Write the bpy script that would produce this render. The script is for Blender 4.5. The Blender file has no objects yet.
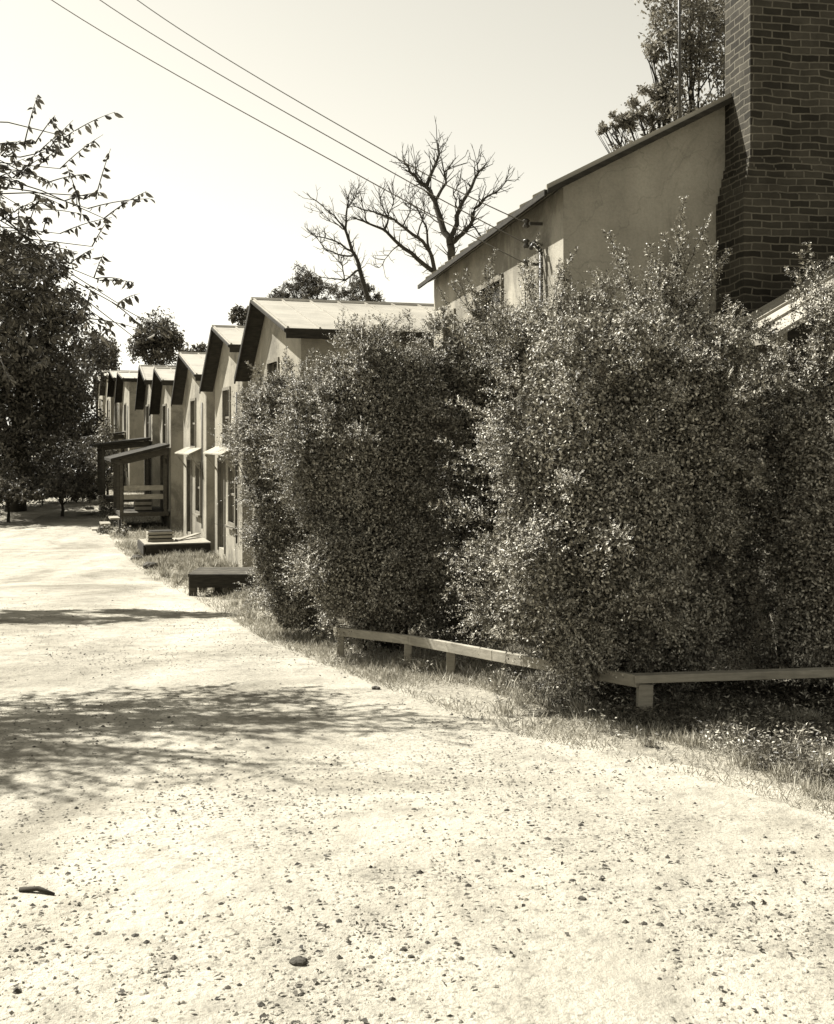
import bpy, math, random
import numpy as np
from mathutils import Vector, noise
random.seed(7); RNG = np.random.default_rng(7)
scene = bpy.context.scene
col = scene.collection
R = math.radians
F = 1100.0; CX = 417.0; HY = 437.0; CAMZ = 1.7

# ------------------------------------------------------------------ terrain
GY = [-40, 4, 22, 30, 38, 46, 56, 63, 77, 120, 400, 3000]
GZ = [1.2, 0, -1.17, -1.3, -1.25, -1.0, -0.6, -0.2, 0.3, 2.0, 6.0, 6.0]
def g(y):
    return float(np.interp(y, GY, GZ))
def at(px, py, Y):
    return Vector(((px-CX)/F*Y, Y, CAMZ+(HY-py)/F*Y))
def gp(px, py):
    lo, hi = 1.0, 120.0
    t = (py-HY)/F
    for _ in range(60):
        m = (lo+hi)/2
        if CAMZ-g(m) > t*m: lo = m
        else: hi = m
    return Vector(((px-CX)/F*lo, lo, g(lo)))

# ------------------------------------------------------------------ materials
def tint(v):
    k = min(1.0, v/0.6)
    return (v, v*(0.905+0.06*k), v*(0.70+0.14*k), 1)
class NT:
    def __init__(s, name):
        s.m = bpy.data.materials.new(name); s.m.use_nodes = True
        s.t = s.m.node_tree; s.n = s.t.nodes; s.l = s.t.links
        s.b = s.n['Principled BSDF']
        s.tc = s.n.new('ShaderNodeTexCoord')
    def node(s, typ, **kw):
        x = s.n.new(typ)
        for k, v in kw.items():
            if hasattr(x, k): setattr(x, k, v)
            else: x.inputs[k].default_value = v
        return x
    def noise(s, scale, detail=4, rough=.55, coord='Object', vec=None, dist=0):
        x = s.node('ShaderNodeTexNoise'); x.inputs['Scale'].default_value = scale
        x.inputs['Detail'].default_value = detail; x.inputs['Roughness'].default_value = rough
        x.inputs['Distortion'].default_value = dist
        s.l.new(vec if vec else s.tc.outputs[coord], x.inputs['Vector'])
        return x.outputs['Fac']
    def ramp(s, fac, stops):
        x = s.node('ShaderNodeValToRGB'); e = x.color_ramp.elements
        while len(e) < len(stops): e.new(.5)
        for i, (p, c) in enumerate(stops):
            e[i].position = p; e[i].color = c if isinstance(c, tuple) else tint(c)
        s.l.new(fac, x.inputs[0]); return x.outputs[0]
    def mix(s, a, b, fac, mode='MIX'):
        x = s.node('ShaderNodeMix'); x.data_type = 'RGBA'; x.blend_type = mode
        for sock, v in ((x.inputs[6], a), (x.inputs[7], b), (x.inputs[0], fac)):
            if hasattr(v, 'is_output') : s.l.new(v, sock)
            else: sock.default_value = v
        return x.outputs[2]
    def bump(s, h, strength, dist=.02):
        x = s.node('ShaderNodeBump'); x.inputs['Strength'].default_value = strength
        x.inputs['Distance'].default_value = dist
        s.l.new(h, x.inputs['Height']); s.l.new(x.outputs[0], s.b.inputs['Normal']); return x
    def mapping(s, scale, coord='Object'):
        x = s.node('ShaderNodeMapping'); x.inputs['Scale'].default_value = scale
        s.l.new(s.tc.outputs[coord], x.inputs[0]); return x.outputs[0]
    def color(s, c): s.l.new(c, s.b.inputs['Base Color'])
    def rough(s, v): s.b.inputs['Roughness'].default_value = v; return s
BW = lambda v: (v, v, v, 1)

def mat_plain(name, v, rough=.8, var=.35, scale=6, spec=.3):
    t = NT(name); n = t.noise(scale, 5, .65)
    t.color(t.ramp(n, [(.3, v*(1-var)), (.7, v*(1+var))])); t.rough(rough)
    t.b.inputs['Specular IOR Level'].default_value = spec
    t.bump(t.noise(scale*8, 4), .35, .01); return t.m

def mat_stucco(name, v=.42):
    t = NT(name)
    big = t.noise(.9, 6, .65)
    base = t.ramp(big, [(.3, v*.78), (.55, v), (.75, v*1.12)])
    streak = t.noise(1.0, 5, .6, vec=t.mapping((2.2, 2.2, .5)))
    s2 = t.ramp(streak, [(.3, BW(.6)), (.6, BW(1))])
    c = t.mix(base, s2, .5, 'MULTIPLY')
    st = t.ramp(t.noise(.55, 7, .72, dist=1.2), [(.40, BW(.48)), (.52, BW(1)), (.75, BW(1.08))])
    c = t.mix(c, st, .75, 'MULTIPLY')
    vc = t.node('ShaderNodeTexVoronoi', feature='DISTANCE_TO_EDGE'); vc.inputs['Scale'].default_value = .8
    wv = t.node('ShaderNodeMixRGB'); wv.blend_type = 'LINEAR_LIGHT'; wv.inputs[0].default_value = .35
    n3 = t.node('ShaderNodeTexNoise'); n3.inputs['Scale'].default_value = 2.5; n3.inputs['Detail'].default_value = 6
    t.l.new(t.tc.outputs['Object'], n3.inputs['Vector']); t.l.new(t.tc.outputs['Object'], wv.inputs[1]); t.l.new(n3.outputs['Color'], wv.inputs[2])
    t.l.new(wv.outputs[0], vc.inputs['Vector'])
    c = t.mix(c, t.ramp(vc.outputs['Distance'], [(.0, BW(.45)), (.008, BW(1))]), .35, 'MULTIPLY')
    sp = t.ramp(t.noise(38, 3, .7), [(.3, BW(.8)), (.6, BW(1.05))])
    c = t.mix(c, sp, .6, 'MULTIPLY')
    t.color(c); t.rough(.95); t.b.inputs['Specular IOR Level'].default_value = .1
    a = t.node('ShaderNodeMath', operation='ADD'); t.l.new(t.noise(60, 4, .7), a.inputs[0]); t.l.new(t.noise(5, 4), a.inputs[1])
    t.bump(a.outputs[0], .5, .012); return t.m

def mat_metal_roof(name, v=.42):
    t = NT(name)
    c = t.ramp(t.noise(1.2, 6, .65), [(.3, v*.7), (.5, v), (.75, v*1.15)])
    st = t.ramp(t.noise(1, 5, .6, vec=t.mapping((.5, 6, 6))), [(.35, BW(.7)), (.65, BW(1))])
    c = t.mix(c, st, .5, 'MULTIPLY')
    t.color(c); t.rough(.55); t.b.inputs['Metallic'].default_value = .0
    t.bump(t.noise(9, 3), .3, .01); return t.m

def mat_wood(name, v=.15, var=.4):
    t = NT(name)
    c = t.ramp(t.noise(2, 5, .6, vec=t.mapping((3, 3, 22))), [(.3, v*(1-var)), (.7, v*(1+var))])
    c = t.mix(c, t.ramp(t.noise(7, 4), [(.3, BW(.65)), (.65, BW(1))]), .7, 'MULTIPLY')
    t.color(c); t.rough(.9); t.bump(t.noise(40, 4, .7), .4, .006)
    t.b.inputs['Specular IOR Level'].default_value = .15
    return t.m

def mat_brick(name):
    t = NT(name)
    # box mapping: u = x+y (walls are axis like), v = z
    sep = t.node('ShaderNodeSeparateXYZ'); t.l.new(t.tc.outputs['Object'], sep.inputs[0])
    add = t.node('ShaderNodeMath', operation='ADD'); t.l.new(sep.outputs[0], add.inputs[0]); t.l.new(sep.outputs[1], add.inputs[1])
    cmb = t.node('ShaderNodeCombineXYZ'); t.l.new(add.outputs[0], cmb.inputs[0]); t.l.new(sep.outputs[2], cmb.inputs[1])
    nv = t.node('ShaderNodeTexNoise'); nv.inputs['Scale'].default_value = 3.5
    t.l.new(cmb.outputs[0], nv.inputs['Vector'])
    va = t.node('ShaderNodeMixRGB'); va.blend_type = 'LINEAR_LIGHT'; va.inputs[0].default_value = .03
    t.l.new(cmb.outputs[0], va.inputs[1]); t.l.new(nv.outputs['Color'], va.inputs[2])
    b = t.node('ShaderNodeTexBrick'); t.l.new(va.outputs[0], b.inputs['Vector'])
    b.inputs['Scale'].default_value = 1; b.inputs['Brick Width'].default_value = .205
    b.inputs['Row Height'].default_value = .074; b.inputs['Mortar Size'].default_value = .009
    b.inputs['Mortar Smooth'].default_value = .3; b.inputs['Bias'].default_value = -.1
    b.inputs['Color1'].default_value = tint(.055); b.inputs['Color2'].default_value = tint(.018); b.inputs['Mortar'].default_value = tint(.11)
    c = t.mix(b.outputs['Color'], t.ramp(t.noise(2.2, 6, .7), [(.33, BW(.5)), (.65, BW(1.1))]), .8, 'MULTIPLY')
    t.color(c); t.rough(.95); t.b.inputs['Specular IOR Level'].default_value = .1
    inv = t.node('ShaderNodeMath', operation='SUBTRACT'); inv.inputs[0].default_value = 1; t.l.new(b.outputs['Fac'], inv.inputs[1])
    a = t.node('ShaderNodeMath', operation='MULTIPLY_ADD'); t.l.new(t.noise(25, 4), a.inputs[0]); a.inputs[1].default_value = .6; t.l.new(inv.outputs[0], a.inputs[2])
    t.bump(a.outputs[0], .8, .012); return t.m

def mat_leaf(name, lo, hi, gloss=.45, trans=.3):
    t = NT(name)
    geo = t.node('ShaderNodeNewGeometry')
    c = t.ramp(geo.outputs['Random Per Island'], [(0, lo), (.5, lo*.7+hi*.3), (1, hi)])
    t.color(c); t.rough(gloss); t.b.inputs['Specular IOR Level'].default_value = .2
    tr = t.node('ShaderNodeBsdfTranslucent'); t.l.new(c, tr.inputs[0])
    mx = t.node('ShaderNodeMixShader'); mx.inputs[0].default_value = trans
    t.l.new(t.b.outputs[0], mx.inputs[1]); t.l.new(tr.outputs[0], mx.inputs[2])
    t.l.new(mx.outputs[0], t.n['Material Output'].inputs[0]); return t.m

def mat_road(name):
    t = NT(name)
    big = t.noise(.42, 7, .68, dist=.8)
    c = t.ramp(big, [(.32, .20), (.48, .33), (.66, .41)])
    mp = t.node('ShaderNodeMapping'); mp.inputs['Rotation'].default_value = (0, 0, R(-19)); mp.inputs['Scale'].default_value = (.75, .13, 1)
    t.l.new(t.tc.outputs['Object'], mp.inputs[0])
    c = t.mix(c, t.ramp(t.noise(1, 4, .55, vec=mp.outputs[0]), [(.35, BW(.72)), (.6, BW(1.0))]), .85, 'MULTIPLY')
    mid = t.noise(4.5, 6, .7)
    c = t.mix(c, t.ramp(mid, [(.32, BW(.55)), (.5, BW(.95)), (.7, BW(1.05))]), .75, 'MULTIPLY')
    fine = t.noise(42, 4, .75)
    dens = t.ramp(t.noise(1.1, 4, .6), [(.36, BW(.15)), (.6, BW(1))])
    sp = t.ramp(fine, [(.36, BW(.4)), (.48, BW(1))])
    c = t.mix(c, sp, dens, 'MULTIPLY')
    v = t.node('ShaderNodeTexVoronoi'); v.inputs['Scale'].default_value = 34; t.l.new(t.tc.outputs['Object'], v.inputs['Vector'])
    sep = t.node('ShaderNodeSeparateColor'); t.l.new(v.outputs['Color'], sep.inputs[0])
    st = t.node('ShaderNodeMath', operation='GREATER_THAN'); t.l.new(sep.outputs[0], st.inputs[0]); st.inputs[1].default_value = .9
    d = t.node('ShaderNodeMath', operation='LESS_THAN'); t.l.new(v.outputs['Distance'], d.inputs[0]); d.inputs[1].default_value = .3
    mm = t.node('ShaderNodeMath', operation='MULTIPLY'); t.l.new(st.outputs[0], mm.inputs[0]); t.l.new(d.outputs[0], mm.inputs[1])
    m2 = t.node('ShaderNodeMath', operation='MULTIPLY'); t.l.new(mm.outputs[0], m2.inputs[0]); m2.inputs[1].default_value = .6
    c = t.mix(c, tint(.12), m2.outputs[0])
    t.color(c); t.rough(1); t.b.inputs['Specular IOR Level'].default_value = .05
    a = t.node('ShaderNodeMath', operation='ADD'); t.l.new(t.noise(16, 5, .75), a.inputs[0]); t.l.new(t.noise(2.2, 4, .6), a.inputs[1])
    t.bump(a.outputs[0], .5, .07); return t.m

def mat_soil(name):
    t = NT(name)
    c = t.ramp(t.noise(1.2, 6, .65), [(.3, .22), (.55, .30), (.75, .36)])
    c = t.mix(c, t.ramp(t.noise(22, 5, .75), [(.35, BW(.45)), (.6, BW(1.05))]), .8, 'MULTIPLY')
    t.color(c); t.rough(1); t.b.inputs['Specular IOR Level'].default_value = .05
    t.bump(t.noise(18, 5, .75), .7, .06); return t.m

M = dict(
 stucco=mat_stucco('stucco', .28), stucco_grey=mat_stucco('stucco_weathered', .31),
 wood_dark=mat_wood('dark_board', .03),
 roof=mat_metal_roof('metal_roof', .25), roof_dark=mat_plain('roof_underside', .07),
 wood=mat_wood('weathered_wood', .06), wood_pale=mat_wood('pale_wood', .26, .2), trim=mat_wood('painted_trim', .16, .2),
 dark=mat_plain('dark_interior', .012, .5, .2), glass=mat_plain('window_glass', .02, .12, .2, spec=.5),
 brick=mat_brick('brick'), concrete=mat_plain('concrete', .3), stone=mat_plain('stone', .05, .9, .5, 20),
 stone_pale=mat_plain('pale_stone', .22, .9, .5, 20),
 bark=mat_wood('bark', .035), bark_grey=mat_wood('grey_bark', .045), wire=mat_plain('wire', .10, .6, .1), iron=mat_plain('iron', .04, .5),
 ceramic=mat_plain('ceramic', .05, .25, .1),
 road=mat_road('gravel'), soil=mat_soil('soil'),
 privet=mat_leaf('privet_leaf', .03, .50, .5, .05), treeleaf=mat_leaf('tree_leaf', .03, .15, .45, .2),
 farleaf=mat_leaf('far_leaf', .04, .14, .5, .3), backleaf=mat_leaf('back_leaf', .10, .26, .5, .35),
 grass=mat_leaf('dry_grass', .24, .5, .8, .25), litter=mat_leaf('leaf_litter', .02, .08, .8, .0),
)

# ------------------------------------------------------------------ object helpers
def link(name, me, parent=None, loc=None):
    o = bpy.data.objects.new(name, me); col.objects.link(o)
    if parent:
        o.parent = parent
        # meshes are written in world coordinates; keep them there
        o.location = -parent.location if parent.parent is None else (0, 0, 0)
    return o
def tag(o, label=None, cat=None, group=None, kind=None):
    if label: o['label'] = label
    if cat: o['category'] = cat
    if group: o['group'] = group
    if kind: o['kind'] = kind
    return o
def thing(name, loc, label, cat, group=None):
    o = bpy.data.objects.new(name, None); col.objects.link(o); o.location = loc
    o.empty_display_size = .3
    return tag(o, label, cat, group)

class MB:
    def __init__(s): s.v = []; s.f = []; s.smooth = False
    def add(s, vs, fs):
        b = len(s.v); s.v += [tuple(v) for v in vs]; s.f += [tuple(i+b for i in f) for f in fs]; return s
    def hexa(s, p):   # p: 8 points, 0-3 bottom loop, 4-7 top loop
        return s.add(p, [(3,2,1,0),(4,5,6,7),(0,1,5,4),(1,2,6,5),(2,3,7,6),(3,0,4,7)])
    def bar(s, a, b, w, h, up=Vector((0,0,1))):  # box from a to b; w sideways, h along up
        a = Vector(a); b = Vector(b); d = (b-a).normalized(); sd = d.cross(up)
        if sd.length < 1e-4: sd = d.cross(Vector((0,1,0)))
        sd.normalize(); u = sd.cross(d).normalized()
        ps = []
        for z in (-1, 1):
            for (q, x) in ((a,-1),(b,-1),(b,1),(a,1)):
                ps.append(q + sd*(x*w/2) + u*(z*h/2))
        return s.hexa(ps)
    def tube(s, pts, rads, n=8, cap=True):
        pts = [Vector(p) for p in pts]; rings = []
        ref = Vector((.3,.2,.93)).normalized(); b0 = len(s.v)
        for i, p in enumerate(pts):
            d = (pts[min(i+1, len(pts)-1)]-pts[max(i-1, 0)]).normalized()
            x = d.cross(ref)
            if x.length < .05: x = d.cross(Vector((1,0,0)))
            x.normalize(); y = d.cross(x)
            for k in range(n):
                a = 2*math.pi*k/n
                s.v.append(tuple(p + (x*math.cos(a)+y*math.sin(a))*rads[i]))
        for i in range(len(pts)-1):
            for k in range(n):
                s.f.append((b0+i*n+k, b0+i*n+(k+1)%n, b0+(i+1)*n+(k+1)%n, b0+(i+1)*n+k))
        if cap:
            s.f.append(tuple(b0+k for k in range(n))[::-1]); s.f.append(tuple(b0+(len(pts)-1)*n+k for k in range(n)))
        s.smooth = True
        return s
    def build(s, name, mat, parent=None, bevel=0):
        me = bpy.data.meshes.new(name); me.from_pydata(s.v, [], s.f); me.update()
        if s.smooth: me.shade_smooth()
        me.materials.append(mat); o = link(name, me, parent)
        if bevel:
            md = o.modifiers.new('bevel', 'BEVEL'); md.width = bevel; md.segments = 2; md.limit_method = 'ANGLE'
        return o

def norm(a): return a/np.maximum(np.linalg.norm(a, axis=-1, keepdims=True), 1e-9)
def leaf_mesh(name, P, D, Nn, L, W, mat, parent=None, hexleaf=False):
    P = np.asarray(P, float); n = len(P); D = norm(D); S = norm(np.cross(D, Nn)); U = np.cross(S, D)
    L = np.broadcast_to(L, n)[:, None]; W = np.broadcast_to(W, n)[:, None]
    fold = W*.18
    if not hexleaf:
        V = np.stack([P, P+D*L*.45+S*W/2+U*fold, P+D*L-U*L*.08, P+D*L*.45-S*W/2+U*fold], 1)
        tri = np.array([[0,1,2],[0,2,3]]); k = 4
    else:
        V = np.stack([P, P+D*L*.28+S*W*.42+U*fold, P+D*L*.62+S*W*.42+U*fold*.8, P+D*L-U*L*.12,
                      P+D*L*.62-S*W*.42+U*fold*.8, P+D*L*.28-S*W*.42+U*fold], 1)
        tri = np.array([[0,1,2],[0,2,3],[0,3,4],[0,4,5]]); k = 6
    V = V.reshape(-1, 3)
    T = (tri[None] + (np.arange(n)*k)[:, None, None]).reshape(-1, 3)
    me = bpy.data.meshes.new(name)
    me.vertices.add(len(V)); me.vertices.foreach_set('co', V.astype(np.float32).ravel())
    me.loops.add(T.size); me.loops.foreach_set('vertex_index', T.astype(np.int32).ravel())
    me.polygons.add(len(T)); me.polygons.foreach_set('loop_start', np.arange(0, T.size, 3, dtype=np.int32))
    me.polygons.foreach_set('loop_total', np.full(len(T), 3, dtype=np.int32))
    me.update(calc_edges=True); me.validate(); me.materials.append(mat)
    return link(name, me, parent)

# ------------------------------------------------------------------ world, sun, camera
SUN_AZ = (-.84, .543); EL = R(49)
w = bpy.data.worlds.new('World'); scene.world = w; w.use_nodes = True
nt = w.node_tree; bg = nt.nodes['Background']
sky = nt.nodes.new('ShaderNodeTexSky'); sky.sky_type = 'NISHITA'; sky.sun_disc = False
sky.sun_elevation = EL; sky.sun_rotation = math.atan2(SUN_AZ[0], SUN_AZ[1]); sky.dust_density = 0.8; sky.air_density = 1.0; sky.ozone_density = 1.0
bw = nt.nodes.new('ShaderNodeSeparateColor'); nt.links.new(sky.outputs[0], bw.inputs[0])   # the old film sees mostly blue
cm = nt.nodes.new('ShaderNodeMix'); cm.data_type = 'RGBA'; cm.blend_type = 'MULTIPLY'; cm.inputs[0].default_value = 1
lum = nt.nodes.new('ShaderNodeRGBToBW'); nt.links.new(sky.outputs[0], lum.inputs[0])
av = nt.nodes.new('ShaderNodeMath'); av.operation = 'ADD'; nt.links.new(bw.outputs[2], av.inputs[0]); nt.links.new(lum.outputs[0], av.inputs[1])
nt.links.new(av.outputs[0], cm.inputs[6]); cm.inputs[7].default_value = (1, .965, .845, 1)
nt.links.new(cm.outputs[2], bg.inputs[0]); bg.inputs[1].default_value = .033
sl = bpy.data.lights.new('sun', 'SUN'); sl.energy = 5; sl.angle = R(.53); sl.color = (1, .967, .895)
so = bpy.data.objects.new('sun', sl); col.objects.link(so)
sd = Vector((-SUN_AZ[0]*math.cos(EL), -SUN_AZ[1]*math.cos(EL), -math.sin(EL)))
so.rotation_euler = sd.to_track_quat('-Z', 'Y').to_euler(); so.location = (-20, 15, 30)
cam = bpy.data.cameras.new('camera'); co = bpy.data.objects.new('camera', cam); col.objects.link(co)
co.location = (0, 0, CAMZ); co.rotation_euler = (R(90), 0, 0)
cam.sensor_fit = 'VERTICAL'; cam.sensor_height = 36; cam.lens = F/1024*36; cam.shift_y = (HY-512)/1024; cam.clip_end = 5000
scene.camera = co
vs = scene.view_settings; vs.view_transform = 'Standard'; vs.look = 'None'; vs.exposure = 1.6; vs.gamma = 1; vs.use_curve_mapping = False
scene.render.engine = 'CYCLES'

# ------------------------------------------------------------------ ground and road
rowsY = np.unique(np.concatenate([[-40,-20,-8,-3], np.arange(0, 40, .5), np.arange(40, 80, 2), [90,100,120,160,220,300,400,700,1200,3000]]))
xs = np.array([-2500,-800,-300,-120,-60,-30,-20,-14,-10,-7,-5,-3,-1,1,3,5,7,10,14,20,30,60,120,300,800,2500])
vg = [(x, y, g(y)) for y in rowsY for x in xs]; nx = len(xs)
fg = [(j*nx+i, j*nx+i+1, (j+1)*nx+i+1, (j+1)*nx+i) for j in range(len(rowsY)-1) for i in range(nx-1)]
mb = MB(); mb.add(vg, fg); tag(mb.build('ground', M['soil']), kind='structure')
EDGE = [gp(px, py) for px, py in ((860,812),(700,768),(560,737),(400,684),(290,642),(215,600),(160,575),(128,548),(108,520),(100,502),(92,488),(80,478),(60,468))]
ey = np.array([p.y for p in EDGE]); ex = np.array([p.x for p in EDGE]); o_ = np.argsort(ey); ey = ey[o_]; ex = ex[o_]
ey = np.concatenate([[-10], ey]); ex = np.concatenate([[ex[0]+5.0], ex])
def redge(y): return float(np.interp(y, ey, ex))
rv = []; rf = []; K = 9
ry = sorted(set([float(y) for y in rowsY if -10 <= y <= 78] + [float(y) for y in np.arange(2, 30, .125)]))
for y in ry:
    e = redge(y) + .16*noise.noise(Vector((y*1.7, 0, 0))) + .12*noise.noise(Vector((y*5, 3, 0)))
    lft = -9.5 - .12*max(y-5, 0) if y > 5 else -9.5
    for k in range(K): rv.append((lft + (e-lft)*k/(K-1), y, g(y)+.006))
rf = [(j*K+i, j*K+i+1, (j+1)*K+i+1, (j+1)*K+i) for j in range(len(ry)-1) for i in range(K-1)]
mb = MB(); mb.add(rv, rf); tag(mb.build('road', M['road']), kind='structure')

# loose stones on the road
def stones(name, P, S, mat, label, cat):
    base = np.array([(1,0,0),(.3,.95,0),(-.8,.6,0),(-.8,-.6,0),(.3,-.95,0),(0,0,.8),(0,0,-.5)])
    fs = [(i, (i+1) % 5, 5) for i in range(5)] + [((i+1) % 5, i, 6) for i in range(5)]
    n = len(P); V = base[None]*(1+RNG.uniform(-.3, .3, (n, 7, 3)))*S[:, None, None]
    a = RNG.uniform(0, 6.28, n); ca, sa = np.cos(a)[:, None], np.sin(a)[:, None]
    x = V[..., 0]*ca - V[..., 1]*sa; y = V[..., 0]*sa + V[..., 1]*ca
    V = np.stack([x, y*.9, V[..., 2]*.75], -1) + P[:, None]
    T = (np.array(fs)[None] + (np.arange(n)*7)[:, None, None]).reshape(-1, 3)
    me = bpy.data.meshes.new(name); me.from_pydata(V.reshape(-1, 3).tolist(), [], T.tolist()); me.materials.append(mat)
    return tag(link(name, me), label, cat, kind='stuff')
def scatter(n, y0, y1, xl, xr, pw=1.6, clump=True):
    out = []
    while len(out) < n:
        y = y0 + (y1-y0)*random.random()**pw
        x = random.uniform(xl*max(y, 3)/F-.3, xr*max(y, 3)/F+.3)
        if x > redge(y)+.3: continue
        if clump and noise.noise(Vector((x*.9, y*.6, 4))) + .5*noise.noise(Vector((x*3, y*2, 9))) < random.uniform(-.35, .5): continue
        out.append((x, y, g(y)+.008))
    return np.array(out)
P = scatter(15000, 2.5, 26, -430, 430); S = .0025+.008*RNG.random(len(P))**3
stones('gravel', P, S, M['stone_pale'], 'pale loose gravel scattered over the dirt road', 'gravel')
P = scatter(1500, 2.5, 24, -430, 430); S = .003+.013*RNG.random(len(P))**4.5
stones('dark_pebbles', P, S, M['stone'], 'small dark pebbles strewn across the sunlit dirt road', 'pebbles')
P = scatter(1700, 2.6, 16, -430, 430); n = len(P)
leaf_mesh('leaf_litter', P+np.c_[np.zeros(n), np.zeros(n), .004+.006*RNG.random(n)], np.c_[RNG.normal(size=(n, 2)), .15*RNG.normal(size=n)], np.c_[.3*RNG.normal(size=(n, 2)), np.ones(n)], .012+.02*RNG.random(n), .008+.012*RNG.random(n), M['litter'])
tag(bpy.data.objects['leaf_litter'], 'small dry dead leaves and chaff lying on the dirt road', 'leaf litter', kind='stuff')

def rock(p, s, label, mat, name='rock'):
    me = bpy.data.meshes.new(name); import bmesh
    bm = bmesh.new(); bmesh.ops.create_icosphere(bm, subdivisions=3, radius=1)
    off = Vector((p.x*3, p.y*3, s*50))
    for v in bm.verts:
        k = 1+.35*noise.noise(v.co*1.3+off)+.12*noise.noise(v.co*4+off)
        v.co = Vector((v.co.x*s[0]*k, v.co.y*s[1]*k, v.co.z*s[2]*k+s[2]*.55)) if isinstance(s, tuple) else v.co*s*k
    bm.to_mesh(me); bm.free(); me.materials.append(mat)
    o = link(name, me); o.location = p; return tag(o, label, 'rock')
def rock_(px, py, sx, sz, label, mat=None):
    p = gp(px, py); import bmesh
    me = bpy.data.meshes.new('rock'); bm = bmesh.new(); bmesh.ops.create_icosphere(bm, subdivisions=3, radius=1)
    off = Vector((p.x*3, p.y*3, sx*50))
    for v in bm.verts:
        k = 1+.35*noise.noise(v.co*1.3+off)+.14*noise.noise(v.co*4+off)
        v.co = Vector((v.co.x*sx*k, v.co.y*sx*.8*k, v.co.z*sz*k+sz*.5))
    bm.to_mesh(me); bm.free(); me.materials.append(mat or M['stone'])
    o = link('rock', me); o.location = p; return tag(o, label, 'rock')
rock_(299, 965, .028, .017, 'largest dark stone near the bottom of the picture on the bright road')
rock_(582, 901, .016, .011, 'small dark stone lying alone on the right half of the bright road')
rock_(411, 959, .012, .009, 'little dark stone to the right of the largest stone on the road')
rock_(376, 690, .035, .022, 'dark stone out on the road in front of the middle bush')
rock_(150, 569, .15, .11, 'dark boulder below the farther wooden stoop at the road edge')
rock_(137, 560, .16, .08, 'flat dark boulder at the road edge below the covered porches')
rock_(170, 567, .12, .05, 'low flat stone on the grass in front of the farther wooden stoop', M['stone_pale'])
mb = MB(); a = gp(20, 893); b = gp(54, 897)
mb.tube([a+Vector((0,0,.012)), a.lerp(b,.5)+Vector((0,.01,.02)), b+Vector((0,0,.01))], [.011,.010,.006], 6)
tag(mb.build('stick', M['bark']), 'short dark stick lying on the road at the left edge', 'stick')

# verge grass
def grass_pts(n, y0, y1, w0, w1, pw=1.0):
    out = []
    while len(out) < n:
        y = y0+(y1-y0)*random.random()**pw
        x = redge(y)+random.uniform(w0, w1)
        if not (-1.35 < (x/y if y > 0 else 9)*F/CX < 1.3): continue
        d = noise.noise(Vector((x*1.1, y*1.1, 1)))
        if x - redge(y) < .5 and d < random.uniform(-.6, .5): continue
        out.append((x, y, g(y)))
    return np.array(out)
P = np.concatenate([grass_pts(60000, 4.6, 14, -.25, 2.2), grass_pts(26000, 14, 34, -.3, 2.6), grass_pts(9000, 34, 62, -.5, 3), ])
n = len(P)
leaf_mesh('grass', P, np.c_[.75*RNG.normal(size=(n, 2)), .55+RNG.random(n)], np.c_[RNG.normal(size=(n, 2)), .3*RNG.normal(size=n)], (.02+.06*RNG.random(n)**1.7)*np.interp(P[:,1],[5,30],[1,2.4]), .004*np.interp(P[:,1],[5,30],[1.1,4]), M['grass'])
tag(bpy.data.objects['grass'], 'short dry grass growing along the verge between road and houses', 'grass', kind='stuff')
TC = grass_pts(520, 5, 30, -.05, 2.0); ti = np.repeat(np.arange(len(TC)), 60); n = len(ti)
P = TC[ti] + np.c_[RNG.normal(size=(n, 2))*.035, np.zeros(n)]
hh = (.05+.11*RNG.random(len(TC)))[ti]*(.6+.5*RNG.random(n))*np.interp(P[:,1],[5,30],[.9,1.8])
leaf_mesh('grass_tufts', P, np.c_[.45*RNG.normal(size=(n, 2)), 1+RNG.random(n)*.3], np.c_[RNG.normal(size=(n, 2)), .3*RNG.normal(size=n)], hh, .005*np.interp(P[:,1],[5,30],[1.1,3]), M['grass'])
tag(bpy.data.objects['grass_tufts'], 'taller dry grass tufts dotted along the verge', 'grass', kind='stuff')
# weeds (bigger leaved) under the bushes and at the bank
out = []
while len(out) < 16000:
    y = random.uniform(5.2, 13); x = redge(y)+random.uniform(.3, 2.8)
    if noise.noise(Vector((x*1.6, y*1.6, 7))) < .0: continue
    if abs(x/y) > .42: continue
    out.append((x, y, g(y)+random.random()**2*.13))
P = np.array(out); n = len(P)
leaf_mesh('weeds', P, np.c_[RNG.normal(size=(n, 2)), .2+.5*RNG.random(n)], np.c_[.5*RNG.normal(size=(n, 2)), np.ones(n)], .02+.025*RNG.random(n), .012, M['privet'])
tag(bpy.data.objects['weeds'], 'low leafy weeds spreading under the bushes behind the rail', 'weeds', kind='stuff')

out = []  # dark leaf layer added to deepen the bush shadow on the grass
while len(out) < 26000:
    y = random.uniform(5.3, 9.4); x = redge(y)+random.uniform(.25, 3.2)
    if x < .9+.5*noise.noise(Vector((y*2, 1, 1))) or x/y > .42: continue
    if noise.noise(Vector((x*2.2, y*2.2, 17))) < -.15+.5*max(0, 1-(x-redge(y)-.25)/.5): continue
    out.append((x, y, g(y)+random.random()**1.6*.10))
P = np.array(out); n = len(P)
leaf_mesh('shadow_leaves', P, np.c_[RNG.normal(size=(n, 2)), .1+.4*RNG.random(n)], np.c_[.5*RNG.normal(size=(n, 2)), np.ones(n)], .018+.022*RNG.random(n), .014, M['treeleaf'])
tag(bpy.data.objects['shadow_leaves'], 'dark low leaves added to deepen the bush shadow around the corner post of the rail', 'shadow leaves', kind='stuff')

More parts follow.
